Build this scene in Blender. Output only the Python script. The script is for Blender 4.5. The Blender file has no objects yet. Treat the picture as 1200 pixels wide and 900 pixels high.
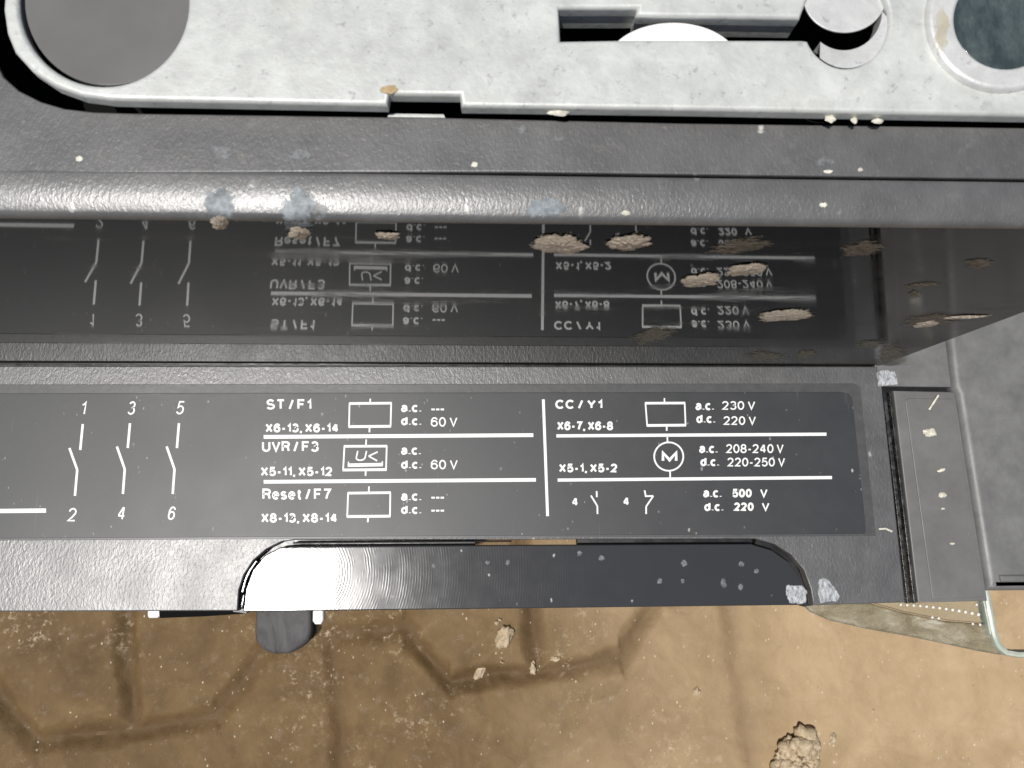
import bpy, bmesh, math, random
import numpy as np
from mathutils import Vector, Matrix, noise

S = bpy.context.scene
C = S.collection
random.seed(4)

# ------------------------------------------------------------------ camera
F = 880.0                                    # focal length in photo pixels (1200 x 900)
D = 0.22                                     # metres from lens to the label face
GZ = -0.22                                   # ground level
_x = Vector((20500, -20, -F)).normalized()   # world X seen by the camera
_n = Vector((-38.0, -153.0, -F)).normalized()# straight down seen by the camera
_x = (_x - _x.dot(_n)*_n).normalized()
_z = -_n
_y = _z.cross(_x)
RW = Matrix((_x, _y, _z))                    # rows: world axes in camera coords = camera-to-world
cam_d = bpy.data.cameras.new('camera'); cam = bpy.data.objects.new('camera', cam_d); C.objects.link(cam)
cam.matrix_world = Matrix.Translation((0, 0, D)) @ RW.to_4x4()
cam_d.sensor_width = 36; cam_d.lens = 36*F/1200; cam_d.clip_start = 0.005; cam_d.clip_end = 200
cam_d.dof.use_dof = True; cam_d.dof.focus_distance = 0.222; cam_d.dof.aperture_fstop = 55
S.camera = cam

def ray(px, py):
    return RW @ Vector((px-600, 450-py, -F))
def P(px, py, z=0.0):                        # point of the horizontal plane z seen at a photo position
    d = ray(px, py); t = (z-D)/d.z
    return Vector((d.x*t, d.y*t, z))
YR = P(560, 427.3, 0).y                        # plane of the riser
def _riser_top():
    d = ray(600, 262); return D+d.z*(YR/d.y)
def PR(px, py, off=0.0):                     # same on the riser plane
    d = ray(px, py); t = (YR-off)/d.y
    return Vector((d.x*t, YR-off, D+d.z*t))

SL = .0008                                   # drop of the sloping ledge
H = _riser_top()+SL+.0013                       # height of the upper deck over the label face
# ------------------------------------------------------------------ light
sp = P(310, 711, 0)
sun_dir = Vector((sp.x, sp.y, D)).normalized()
el = math.asin(sun_dir.z); az = math.atan2(sun_dir.x, sun_dir.y)
W = bpy.data.worlds.new('World'); S.world = W; W.use_nodes = True
wn = W.node_tree; bg = wn.nodes['Background']
sky = wn.nodes.new('ShaderNodeTexSky'); sky.sky_type = 'NISHITA'; sky.sun_disc = False
sky.sun_elevation = el; sky.sun_rotation = az; sky.dust_density = 2.5
wn.links.new(sky.outputs[0], bg.inputs[0]); bg.inputs[1].default_value = 0.055
sl = bpy.data.lights.new('sun', 'SUN'); sl.energy = 4.0; sl.angle = math.radians(0.5); sl.color = (1, .972, .93)
so = bpy.data.objects.new('sun', sl); C.objects.link(so)
so.rotation_euler = sun_dir.to_track_quat('Z', 'Y').to_euler(); so.location = (0, 0, 2)
S.view_settings.view_transform = 'Standard'; S.view_settings.look = 'None'
S.view_settings.exposure = 0.0; S.view_settings.gamma = 1
S.render.engine = 'CYCLES'

# ------------------------------------------------------------------ materials
class N:
    def __init__(s, name):
        s.m = bpy.data.materials.new(name); s.m.use_nodes = True
        s.t = s.m.node_tree; s.b = s.t.nodes['Principled BSDF']
        s.tc = s.t.nodes.new('ShaderNodeTexCoord').outputs['Object']
    def n(s, typ, **k):
        nd = s.t.nodes.new('ShaderNode'+typ)
        for a, v in k.items(): setattr(nd, a, v)
        return nd
    def l(s, a, b): s.t.links.new(a, b)
    def mapped(s, scale=(1, 1, 1), rot=(0, 0, 0), loc=(0, 0, 0)):
        mp = s.n('Mapping'); s.l(s.tc, mp.inputs[0]); mp.inputs['Scale'].default_value = scale
        mp.inputs['Rotation'].default_value = rot; mp.inputs['Location'].default_value = loc
        return mp.outputs[0]
    def noise(s, scale, detail=4, rough=.6, co=None, dist=0):
        nd = s.n('TexNoise'); nd.inputs['Scale'].default_value = scale; nd.inputs['Detail'].default_value = detail
        nd.inputs['Roughness'].default_value = rough; nd.inputs['Distortion'].default_value = dist
        s.l(co or s.tc, nd.inputs['Vector']); return nd.outputs['Fac']
    def vor(s, scale, co=None, out='Distance'):
        nd = s.n('TexVoronoi'); nd.inputs['Scale'].default_value = scale
        s.l(co or s.tc, nd.inputs['Vector']); return nd.outputs[out]
    def ramp(s, src, *stops):
        r = s.n('ValToRGB'); e = r.color_ramp.elements
        for i, (p, c) in enumerate(stops):
            if not isinstance(c, tuple): c = (c, c, c)
            x = e[i] if i < 2 else e.new(p)
            x.position = p; x.color = (*c[:3], 1)
        s.l(src, r.inputs[0]); return r.outputs[0]
    def mix(s, f, a, b, mode='MIX'):
        m = s.n('MixRGB', blend_type=mode)
        for i, v in enumerate((f, a, b)):
            if isinstance(v, (int, float)): m.inputs[i].default_value = v if i == 0 else (v, v, v, 1)
            elif isinstance(v, tuple): m.inputs[i].default_value = (*v[:3], 1)
            else: s.l(v, m.inputs[i])
        return m.outputs[0]
    def math(s, op, a, b=0.0):
        m = s.n('Math', operation=op)
        for i, v in enumerate((a, b)):
            if isinstance(v, (int, float)): m.inputs[i].default_value = v
            else: s.l(v, m.inputs[i])
        return m.outputs[0]
    def bump(s, h, dist, strength=1.0, prev=None):
        b = s.n('Bump'); b.inputs['Distance'].default_value = dist; b.inputs['Strength'].default_value = strength
        s.l(h, b.inputs['Height'])
        if prev: s.l(prev, b.inputs['Normal'])
        return b.outputs[0]
    def set(s, col=None, rough=None, metal=None, normal=None, **k):
        for nm, v in (('Base Color', col), ('Roughness', rough), ('Metallic', metal), ('Normal', normal)):
            if v is None: continue
            if isinstance(v, tuple): s.b.inputs[nm].default_value = (*v[:3], 1)
            elif isinstance(v, (int, float)): s.b.inputs[nm].default_value = v
            else: s.l(v, s.b.inputs[nm])
        for nm, v in k.items(): s.b.inputs[nm].default_value = v
        return s.m

def specks(a, scale, thr, co=None):
    """sparse tiny marks: 1 inside a mark"""
    co = co or a.mapped((1, .6, 1), (0, 0, .5))
    d = a.vor(scale, co); d = a.math('ADD', d, a.math('MULTIPLY', a.math('SUBTRACT', a.noise(scale*3.1, 3, .7), .5), .28))
    gate = a.ramp(a.noise(scale*.21, 3, .7), (.52, 0.0), (.60, 1.0))
    return a.math('MULTIPLY', a.ramp(d, (max(thr-.035, .005), 1.0), (thr+.02, 0.0)), gate)

def mat_textured(name, base, rough, bumpd, scale=1000, dust=.5, spec=.5):
    a = N(name)
    co = a.mapped((1, .55, 1), (0, 0, math.radians(-38)))
    h = a.math('ADD', a.noise(scale, 2, .5, co, .6), a.math('MULTIPLY', a.noise(scale*2.1, 1, .5), .2))
    col = a.ramp(a.noise(130, 5, .65), (.3, tuple(c*.8 for c in base)), (.75, tuple(c*1.3 for c in base)))
    d = a.ramp(a.noise(420, 5, .75), (.56, 0.0), (.72, dust))
    col = a.mix(d, col, (.19, .18, .16))
    col = a.mix(specks(a, 190, .10), col, (.5, .49, .45))
    rg = a.ramp(a.noise(60, 4, .6), (.3, rough*.9), (.7, rough*1.12))
    return a.set(col, rg, normal=a.bump(h, bumpd, .9), **{'Specular IOR Level': spec})

M = {}
M['texture'] = mat_textured('textured_grey_plastic', (.085, .085, .086), .41, .00010, 1350, .35, .95)
M['deck'] = mat_textured('textured_deck_plastic', (.098, .097, .096), .43, .00008, 2200, .5, 1.0)
M['ledge'] = mat_textured('grained_ledge_plastic', (.10, .10, .099), .38, .00007, 2200, .4, 1.0)
M['side'] = mat_textured('side_housing_plastic', (.15, .15, .147), .46, .00004, 1200, .5)

a = N('label_film'); col = a.ramp(a.noise(90, 5, .7), (.3, (.026, .028, .031)), (.75, (.036, .038, .041)))
col = a.mix(specks(a, 230, .075), col, (.38, .37, .35)); col = a.mix(specks(a, 520, .11), col, (.20, .20, .19))
ln = a.ramp(a.noise(900, 2, .5, a.mapped((1, .035, 1), (0, 0, .9))), (.70, 0.0), (.74, .35)); col = a.mix(a.math('MULTIPLY', ln, a.ramp(a.noise(30, 3), (.5, 0.0), (.6, 1.0))), col, (.16, .16, .16))
M['label'] = a.set(col, a.ramp(a.noise(45, 4, .6), (.3, .46), (.7, .50)), normal=a.bump(a.noise(500, 1, .5), .00001, .6), **{'Specular IOR Level': .55})
a = N('label_border'); M['border'] = a.set(a.ramp(a.noise(300, 5, .7), (.3, (.055, .056, .058)), (.75, (.085, .085, .086))), .42, normal=a.bump(a.noise(800, 1, .6), .00002, .8))
a = N('white_print'); M['print'] = a.set(a.ramp(a.noise(1500, 3, .7), (.25, (.66, .67, .66)), (.5, (.82, .83, .82))), .45)

a = N('glossy_black_riser')                      # dusty film and swipes over black gloss
sw = a.mapped((1, 1, 3.2), (0, math.radians(14), 0))
dust = a.ramp(a.noise(34, 6, .72, sw, .5), (.52, 0.0), (.8, .55))
col = a.mix(dust, (.005, .0045, .004), (.045, .038, .027))
sc = a.ramp(a.noise(260, 5, .8, a.mapped((.25, 1, 3.0), (0, math.radians(18), 0))), (.66, 0.0), (.72, .6))
col = a.mix(sc, col, (.16, .14, .11))
sx_ = a.n('SeparateXYZ'); a.l(a.tc, sx_.inputs[0])
film = a.math('ADD', sx_.outputs['X'], a.math('MULTIPLY', a.math('SUBTRACT', a.noise(30, 4, .65, sw), .5), .11))
film = a.ramp(film, (.055, 0.0), (.125, 1.0))                # greasy film on the right-hand end
M['riser'] = a.set(a.mix(film, col, (.016, .012, .007)), a.math('ADD', a.ramp(dust, (0.0, .03), (.6, .2)), a.math('MULTIPLY', film, .20)), normal=a.bump(a.noise(160, 1), .000004, .25), **{'Specular IOR Level': .32})

a = N('glossy_flap')
wv = a.n('TexWave', wave_type='RINGS', rings_direction='Z'); wv.inputs['Scale'].default_value = 420
wv.inputs['Distortion'].default_value = 1.6; wv.inputs['Detail'].default_value = 2; wv.inputs['Detail Scale'].default_value = 1.3
fc = P(352, 672, 0); a.l(a.mapped((1, 1, 1), (0, 0, 0), (-fc.x, -fc.y, 0)), wv.inputs['Vector'])
scr = a.noise(400, 1, .5, a.mapped((.2, 1, 1), (0, 0, .1)))
col = a.mix(specks(a, 260, .085), (.036, .038, .041), (.42, .43, .43))
M['flap'] = a.set(col, a.ramp(a.noise(120, 4, .6), (.3, .145), (.75, .205)),
    normal=a.bump(a.math('MULTIPLY', wv.outputs['Fac'], a.ramp(a.noise(220, 3, .7, a.mapped((1, .3, 1))), (.42, 0.0), (.62, 1.0))), .000011, .6, a.bump(scr, .00001, .35)))
a = N('smooth_dark_plastic'); col = a.mix(specks(a, 210, .06), a.ramp(a.noise(70, 5, .7), (.3, (.12, .118, .112)), (.75, (.175, .172, .165))), (.45, .43, .36))
M['smooth'] = a.set(col, a.ramp(a.noise(90, 4), (.3, .38), (.7, .5)), normal=a.bump(a.noise(600, 1), .000015, .5))
a = N('matte_black'); M['matte'] = a.set((.006, .006, .006), .9, **{'Specular IOR Level': .1})
a = N('black_plastic'); M['black'] = a.set((.013, .013, .014), a.ramp(a.noise(300, 4), (.3, .25), (.7, .45)))
a = N('slot_liner_plastic'); M['liner'] = a.set(a.ramp(a.noise(400, 3), (.3, (.10, .10, .097)), (.7, (.16, .16, .155))), .6)
a = N('groove_plastic'); M['groove'] = a.set(a.ramp(a.noise(500, 4, .7), (.45, (.02, .02, .02)), (.72, (.10, .10, .095))), .22, normal=a.bump(a.noise(900, 3, .7), .00006, .8))
a = N('dark_disc_plastic'); M['disc'] = a.set(a.ramp(a.noise(60, 4, .6), (.3, (.12, .117, .112)), (.75, (.155, .152, .147))), .5, normal=a.bump(a.noise(900, 3), .00001, .5))

def mat_metal(name, tone, metal=.55, rough=.5, stain=.5):
    a = N(name)
    v = a.noise(180, 6, .72, None, .4)
    col = a.ramp(v, (.30, tuple(c*.82 for c in tone)), (.66, tuple(min(1, c*1.08) for c in tone)))
    big = a.ramp(a.noise(38, 3, .5, None, .8), (.36, .88), (.62, 1.0)); col = a.mix(1.0, col, big, 'MULTIPLY')
    pit = a.ramp(a.noise(520, 4, .7), (.30, 1.0), (.40, 0.0))
    col = a.mix(a.math('MULTIPLY', pit, .5), col, (.24, .24, .25))
    st = a.ramp(a.noise(42, 5, .7), (.58, 0.0), (.82, stain))
    col = a.mix(st, col, (.50, .46, .36))
    h = a.math('ADD', a.noise(240, 3, .6), a.math('MULTIPLY', a.noise(1100, 2, .6), .5))
    return a.set(col, a.ramp(a.noise(300, 4), (.3, rough*.85), (.7, rough*1.15)), metal, a.bump(h, .00016, .55))
M['zinc'] = mat_metal('cast_zinc', (.625, .64, .61), .25, .53, .6)
M['zinc_bright'] = mat_metal('bright_worn_zinc', (.78, .78, .76), .35, .42, .7)
a = N('white_nylon'); M['nylon'] = a.set(a.ramp(a.noise(600, 4), (.3, (.74, .74, .70)), (.6, (.84, .84, .81))), .4, normal=a.bump(a.noise(900, 3), .00003, .5))
a = N('dark_sight_glass'); sm = a.noise(170, 5, .7, a.mapped((1, .5, 1), (0, 0, .6)))
M['glass'] = a.set(a.ramp(sm, (.42, (.035, .05, .052)), (.66, (.10, .125, .125)), (.80, (.3, .33, .33))), a.ramp(sm, (.4, .12), (.7, .4)), **{'Coat Weight': .6})
a = N('latch_plastic'); v = a.noise(130, 5, .7, a.mapped((1, .5, 1)), 1.2)
M['latch'] = a.set(a.ramp(v, (.35, (.05, .048, .048)), (.65, (.12, .115, .118))), .62, normal=a.bump(v, .0003, .4), **{'Specular IOR Level': .18})  # marbled tones painted in for a glossy reflection

# marks with ragged, fading edges (attribute "edge": 1 in the middle, 0 at the rim)
def mat_mark(name, c1, c2, grain=900, rough=.75, soft=.5, bumpd=.00012, stretch=(1, 1, 1), rot=(0, 0, 0), amax=1.0):
    a = N(name); at = a.n('Attribute', attribute_name='edge')
    co = a.mapped(stretch, rot)
    v = a.noise(grain, 5, .75, co)
    col = a.ramp(v, (.34, c1), (.64, c2))
    al = a.math('ADD', at.outputs['Fac'], a.math('MULTIPLY', a.math('SUBTRACT', a.noise(grain*.9, 5, .8, co), .5), 2.6*soft))
    al = a.ramp(al, (.30, 0.0), (.30+.35*soft, amax))
    a.l(al, a.b.inputs['Alpha'])
    return a.set(col, rough, normal=a.bump(v, bumpd, 1.0))
sr = dict(stretch=(.5, 1, 1.6), rot=(0, .25, 0))
M['mud_chip'] = mat_mark('dry_mud_smear', (.50, .41, .30), (.92, .82, .67), 1100, .8, .38, .00025)
M['mud_dim'] = mat_mark('thin_mud_smear', (.05, .045, .036), (.36, .31, .23), 1300, .7, .95, .0003, amax=.8, **sr)
M['scuff_blue'] = mat_mark('pale_blue_scuff', (.12, .135, .15), (.40, .45, .48), 500, .6, .75, amax=.75)
M['scuff_white'] = mat_mark('white_corner_scuff', (.12, .13, .14), (.60, .62, .64), 1100, .6, .25, .00008, stretch=(1, .45, 1), rot=(0, 0, .5), amax=.9)
a = N('pale_flake'); M['flake'] = a.set(a.ramp(a.noise(900, 4), (.35, (.46, .44, .36)), (.6, (.74, .72, .62))), .8)
M['spot'] = mat_mark('pale_spot', (.09, .095, .10), (.34, .35, .36), 900, .5, .8, amax=.6)

a = N('mud')
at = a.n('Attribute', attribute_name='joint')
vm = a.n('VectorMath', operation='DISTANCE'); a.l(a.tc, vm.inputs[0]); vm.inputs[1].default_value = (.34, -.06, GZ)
ds = a.ramp(a.math('ADD', vm.outputs['Value'], a.math('MULTIPLY', a.math('SUBTRACT', a.noise(9, 3, .5), .5), .28)), (.14, 1.0), (.36, 0.0))  # mask for the paler mud tone around a point on the right
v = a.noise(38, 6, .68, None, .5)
brown_mud = a.ramp(v, (.30, (.102, .063, .026)), (.72, (.195, .125, .056)))
pale_mud = a.ramp(v, (.30, (.37, .26, .148)), (.72, (.49, .36, .215)))
col = a.mix(ds, brown_mud, pale_mud)
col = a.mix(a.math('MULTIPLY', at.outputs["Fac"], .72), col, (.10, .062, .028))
cr = a.math('MULTIPLY', a.ramp(a.noise(14, 4, .7), (.50, 0.0), (.64, .9)), a.ramp(a.noise(190, 6, .8), (.54, 0.0), (.66, 1.0)))
col = a.mix(cr, col, (.50, .40, .28))
col = a.mix(a.math('MULTIPLY', specks(a, 330, .13), .8), col, (.62, .55, .43))  # pale specks painted in for glints on the mud
dk = a.ramp(a.noise(150, 5, .75), (.27, .6), (.36, 0.0))
col = a.mix(dk, col, (.10, .06, .03))
h = a.math('ADD', a.noise(75, 5, .62), a.math('MULTIPLY', a.noise(330, 6, .8), .6))
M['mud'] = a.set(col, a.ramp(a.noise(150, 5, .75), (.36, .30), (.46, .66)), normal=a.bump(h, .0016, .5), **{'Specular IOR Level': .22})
a = N('crumbly_mud'); v = a.noise(330, 5, .7)
M['clod'] = a.set(a.ramp(v, (.3, (.34, .25, .15)), (.65, (.66, .54, .37))), .85, normal=a.bump(a.noise(700, 5, .7), .0012, .9))

a = N('clear_acrylic'); M['clear'] = a.set((.86, .90, .85), .10, normal=a.bump(a.noise(220, 3, .6), .0004, .35), **{'Transmission Weight': .96, 'IOR': 1.46})
a = N('murky_acrylic')
v = a.noise(95, 5, .72, a.mapped((1, 2.2, 1), (0, 0, .22)), .6)
M['murky'] = a.set(a.ramp(v, (.38, (.34, .31, .21)), (.56, (.52, .49, .37)), (.68, (.86, .84, .74))), a.ramp(v, (.4, .16), (.7, .42)),
                   normal=a.bump(v, .0012, .6), **{'Transmission Weight': .6, 'IOR': 1.46})
a = N('acrylic_edge'); M['edge'] = a.set(a.ramp(a.noise(300, 4), (.3, (.46, .53, .44)), (.7, (.70, .76, .66))), .22, **{'Transmission Weight': .35})

# ------------------------------------------------------------------ helpers
def wn_mod(o):
    w = o.modifiers.new('weighted', 'WEIGHTED_NORMAL'); w.weight = 100; w.keep_sharp = True; w.mode = 'FACE_AREA'
    return o
def link_mesh(name, me, m, parent=None, label=None, smooth=None):
    o = bpy.data.objects.new(name, me); C.objects.link(o)
    if m: me.materials.clear(); me.materials.append(m)
    if smooth is not None:
        me.shade_smooth() if smooth else me.shade_flat()
    if parent:
        o.parent = parent; o.matrix_parent_inverse = parent.matrix_world.inverted()
    if label: o['label'] = label
    return o
def thing(name, label, cat, loc, group=None):
    o = bpy.data.objects.new(name, None); C.objects.link(o); o.location = loc
    o.matrix_world = Matrix.Translation(loc); o.empty_display_size = .01
    o['label'] = label; o['category'] = cat
    if group: o['group'] = group
    return o
def tag(o, label, cat, group=None):
    o['label'] = label; o['category'] = cat
    if group: o['group'] = group
    return o
def slab(name, loops, ztop, thick, m, parent=None, bev=.0003, res=3, label=None):
    """loops: list of XY outlines (outer first, then holes) -> plate with rounded rims, top at ztop"""
    cu = bpy.data.curves.new('c', 'CURVE'); cu.dimensions = '2D'; cu.fill_mode = 'BOTH'
    for lp in loops:
        s = cu.splines.new('POLY'); s.points.add(len(lp)-1); s.use_cyclic_u = True
        for i, p in enumerate(lp): s.points[i].co = (p[0], p[1], 0, 1)
    cu.extrude = thick/2-bev; cu.bevel_depth = bev; cu.bevel_resolution = res; cu.offset = -bev
    t = bpy.data.objects.new('t', cu); C.objects.link(t)
    dg = bpy.context.evaluated_depsgraph_get(); dg.update()
    me = bpy.data.meshes.new_from_object(t.evaluated_get(dg), depsgraph=dg)
    bpy.data.objects.remove(t); bpy.data.curves.remove(cu)
    bm = bmesh.new(); bm.from_mesh(me)
    bmesh.ops.remove_doubles(bm, verts=bm.verts, dist=1e-6)
    bmesh.ops.recalc_face_normals(bm, faces=bm.faces)
    for v in bm.verts: v.co.z += ztop-thick/2
    for f in bm.faces: f.smooth = True
    bm.to_mesh(me); bm.free()
    me.set_sharp_from_angle(angle=math.radians(35))
    me.name = name
    return wn_mod(link_mesh(name, me, m, parent, label))
def PX(pts, z): return [P(x, y, z) for x, y in pts]
def arc(cx, cy, rx, ry, a0, a1, n=24):
    return [(cx+rx*math.cos(math.radians(a0+(a1-a0)*i/n)), cy+ry*math.sin(math.radians(a0+(a1-a0)*i/n))) for i in range(n+1)]
def box(name, lo, hi, m, parent=None, bev=0, label=None):
    bm = bmesh.new(); bmesh.ops.create_cube(bm, size=1)
    for v in bm.verts:
        v.co = Vector([lo[i]+(v.co[i]+.5)*(hi[i]-lo[i]) for i in range(3)])
    if bev: bmesh.ops.bevel(bm, geom=bm.edges[:], offset=bev, segments=3, affect='EDGES', profile=.5)
    for f in bm.faces: f.smooth = True
    me = bpy.data.meshes.new(name); bm.to_mesh(me); bm.free(); me.set_sharp_from_angle(angle=math.radians(50))
    o = link_mesh(name, me, m, parent, label)
    return wn_mod(o) if bev else o
def profile(name, yz, x0, x1, m, parent, label=None):
    """a closed YZ outline swept along X"""
    bm = bmesh.new()
    A = [bm.verts.new((x0, y, z)) for y, z in yz]; B = [bm.verts.new((x1, y, z)) for y, z in yz]
    n = len(yz)
    for i in range(n): bm.faces.new((A[i], A[(i+1) % n], B[(i+1) % n], B[i]))
    bm.faces.new(A); bm.faces.new(B[::-1])
    bmesh.ops.recalc_face_normals(bm, faces=bm.faces)
    for f in bm.faces: f.smooth = True
    me = bpy.data.meshes.new(name); bm.to_mesh(me); bm.free(); me.set_sharp_from_angle(angle=math.radians(30))
    return link_mesh(name, me, m, parent, label)
def flat_mesh(name, polys, m, parent, label=None):
    """one mesh of flat polygons given in world coords"""
    bm = bmesh.new()
    for p in polys: bm.faces.new([bm.verts.new(v) for v in p])
    bmesh.ops.recalc_face_normals(bm, faces=bm.faces)
    for f in bm.faces:
        if f.normal.z < 0: f.normal_flip()
    me = bpy.data.meshes.new(name); bm.to_mesh(me); bm.free()
    return link_mesh(name, me, m, parent, label)
def mark(name, c, u, v, w, m, parent, seed, label=None, jag=.28, dome=.0001, n=44, rings=7, poly=None):
    """ragged thin patch: centre c, half axes u and v (world vectors), outward w"""
    rnd = random.Random(seed); bm = bmesh.new(); lay = bm.verts.layers.float.new('edge')
    def rad(t):
        if poly:                             # superellipse corner shapes
            return 1/max(abs(math.cos(t)), abs(math.sin(t)))**poly
        return 1
    off = rnd.random()*50
    cen = bm.verts.new(c+w*dome); cen[lay] = 1
    prev = None
    for r in range(1, rings+1):
        ring = []
        for i in range(n):
            t = 2*math.pi*i/n; f = r/rings
            R = f*rad(t)*(1+jag*noise.noise((math.cos(t)*1.6+off, math.sin(t)*1.6, off)) + jag*.5*noise.noise((math.cos(t)*5+off, math.sin(t)*5, 9)))
            p = c+u*(R*math.cos(t))+v*(R*math.sin(t))+w*(dome*(1-f*f)*(.7+.6*rnd.random()) + .00002)
            vv = bm.verts.new(p); vv[lay] = 1-f**1.6; ring.append(vv)
        for i in range(n):
            if prev is None: bm.faces.new((cen, ring[i], ring[(i+1) % n]))
            else: bm.faces.new((prev[i], ring[i], ring[(i+1) % n], prev[(i+1) % n]))
        prev = ring
    bmesh.ops.recalc_face_normals(bm, faces=bm.faces)
    if sum(f.normal.dot(w) for f in bm.faces) < 0: bmesh.ops.reverse_faces(bm, faces=bm.faces)
    for f in bm.faces: f.smooth = True
    me = bpy.data.meshes.new(name); bm.to_mesh(me); bm.free()
    return link_mesh(name, me, m, parent, label)
def mark_top(name, px, py, rx, ry, z, m, parent, seed, ang=0, **k):
    c = P(px, py, z); ca, sa = math.cos(math.radians(ang)), math.sin(math.radians(ang))
    u = P(px+rx*ca, py-rx*sa, z)-c; v = P(px-ry*sa, py-ry*ca, z)-c
    return mark(name, c, u, v, Vector((0, 0, 1)), m, parent, seed, **k)
def mark_riser(name, px, py, rx, ry, m, parent, seed, ang=0, **k):
    c = PR(px, py, .00003); ca, sa = math.cos(math.radians(ang)), math.sin(math.radians(ang))
    u = PR(px+rx*ca, py-rx*sa, .00003)-c; v = PR(px-ry*sa, py-ry*ca, .00003)-c
    return mark(name, c, u, v, Vector((0, -1, 0)), m, parent, seed, **k)

# ------------------------------------------------------------------ ground: muddy interlocking pavers
PL = 0.2237; ROW = 0.112; ANG = math.radians(7.0)
g0 = P(45, 872, GZ); ca, sa = math.cos(ANG), math.sin(ANG)
def fbm(xy, sc, seed, octv=4):
    """cheap periodic-free value noise on numpy arrays"""
    x = xy[0]*sc; y = xy[1]*sc; out = 0; amp = 1; tot = 0
    for o in range(octv):
        xi = np.floor(x).astype(np.int64); yi = np.floor(y).astype(np.int64)
        fx = x-xi; fy = y-yi; fx = fx*fx*(3-2*fx); fy = fy*fy*(3-2*fy)
        def hsh(a, b):
            n = (a*374761393 + b*668265263 + (seed+o*17)*144665) & 0x7fffffff
            n = ((n ^ (n >> 13))*1274126177) & 0x7fffffff
            return ((n ^ (n >> 16)) & 0xffff)/65535.0
        val = (hsh(xi, yi)*(1-fx)+hsh(xi+1, yi)*fx)*(1-fy)+(hsh(xi, yi+1)*(1-fx)+hsh(xi+1, yi+1)*fx)*fy
        out = out+amp*val; tot += amp; amp *= .5; x = x*2.03; y = y*2.03
    return out/tot
def zig(u):
    t = np.mod(u, PL); A = .033
    return np.interp(t, [0, .095, .122, .200, PL], [0, 0, A, A, 0])
def ground_fields(X, Y):
    wx = (fbm((X, Y), 40, 3)-.5)*.0055; wy = (fbm((X, Y), 40, 9)-.5)*.0055
    dx = X+wx-g0.x; dy = Y+wy-g0.y
    u = dx*ca+dy*sa; v = -dx*sa+dy*ca
    best = np.full(X.shape, 9.0); pid = np.zeros(X.shape, int)
    k0 = np.floor(v/ROW).astype(int)
    row = np.full(X.shape, -99)
    for k in range(-6, 8):
        sh = k*PL/2
        zv = zig(u+sh)+k*ROW
        t = np.mod(u+sh, PL); slope = ((t > .095) & (t < .122)) | (t > .200)
        best = np.minimum(best, np.abs(v-zv)*np.where(slope, .62, 1.0))
        row = np.where(v >= zv, k, row)
    sep = .0475-row*PL/2
    q = (u-sep)/PL; ds_ = np.abs(q-np.round(q))*PL
    best = np.minimum(best, ds_)
    col = np.floor(q).astype(int)
    pid = (row+10)*100+(col+20)
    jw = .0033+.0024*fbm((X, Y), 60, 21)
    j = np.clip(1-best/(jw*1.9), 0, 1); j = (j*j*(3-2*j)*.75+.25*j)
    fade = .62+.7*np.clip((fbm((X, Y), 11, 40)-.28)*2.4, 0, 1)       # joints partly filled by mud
    right = np.clip((X-.10)/.07, 0, 1)
    fade = fade*(1-.85*right)
    hgt = -.0042*j*fade*(.75+.5*fbm((X, Y), 140, 77)) + (fbm((X, Y), 16, 5)-.5)*.004 + (fbm((X, Y), 90, 6, 5)-.5)*.0017
    crest = np.clip(1-np.abs(best-jw*2.1)/.004, 0, 1)*.0008*fade
    pale_mud = np.clip((X-.015+ (fbm((X, Y), 9, 50)-.5)*.16)/.13, 0, 1)*.95
    return hgt, j*fade, pid, best, jw, pale_mud
def build_ground():
    st = .0013
    xs = np.arange(-.52, .62, st); ys = np.arange(-.34, .20, st)
    X, Y = np.meshgrid(xs, ys); h, j, pid, best, jw, pale_mud = ground_fields(X, Y)
    nx, ny = len(xs), len(ys)
    co = np.stack([X, Y, GZ+h], -1).reshape(-1, 3)
    gy, gx = np.gradient(h, st); nr = np.stack([-gx, -gy, np.ones_like(h)], -1); nr /= np.linalg.norm(nr, axis=-1, keepdims=True)
    nr = nr.reshape(-1, 3); j = j.ravel(); pale_mud = pale_mud.ravel()
    iy, ix = np.meshgrid(np.arange(ny-1), np.arange(nx-1), indexing='ij')
    q = np.stack([iy*nx+ix, iy*nx+ix+1, (iy+1)*nx+ix+1, (iy+1)*nx+ix], -1).reshape(-1, 4)
    fp = pid[:-1, :-1].ravel(); fj = (best[:-1, :-1].ravel() < jw[:-1, :-1].ravel()*.9)
    def sub(name, mask, parent):
        qq = q[mask]; ids, inv = np.unique(qq, return_inverse=True); inv = inv.reshape(-1, 4)
        me = bpy.data.meshes.new(name)
        me.vertices.add(len(ids)); me.vertices.foreach_set('co', co[ids].ravel())
        me.loops.add(inv.size); me.loops.foreach_set('vertex_index', inv.ravel())
        me.polygons.add(len(inv)); me.polygons.foreach_set('loop_start', np.arange(len(inv))*4)
        me.update(calc_edges=True)
        for an, arr in (('joint', j), ('pale_mud', pale_mud)):
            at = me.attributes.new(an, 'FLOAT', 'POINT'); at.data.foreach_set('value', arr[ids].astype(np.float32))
        me.polygons.foreach_set('use_smooth', np.ones(len(inv), bool))
        me.normals_split_custom_set_from_vertices(nr[ids].tolist())
        return link_mesh(name, me, M['mud'], parent)
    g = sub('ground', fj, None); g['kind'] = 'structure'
    for p in np.unique(fp):
        mk = (fp == p) & (~fj)
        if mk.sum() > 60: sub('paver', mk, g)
    # the plain ground beyond
    e = flat_mesh('outer_ground', [[(-60, -60, GZ-.006), (60, -60, GZ-.006), (60, 60, GZ-.006), (-60, 60, GZ-.006)]], M['mud'], None)
    e['kind'] = 'structure'
build_ground()

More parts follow.
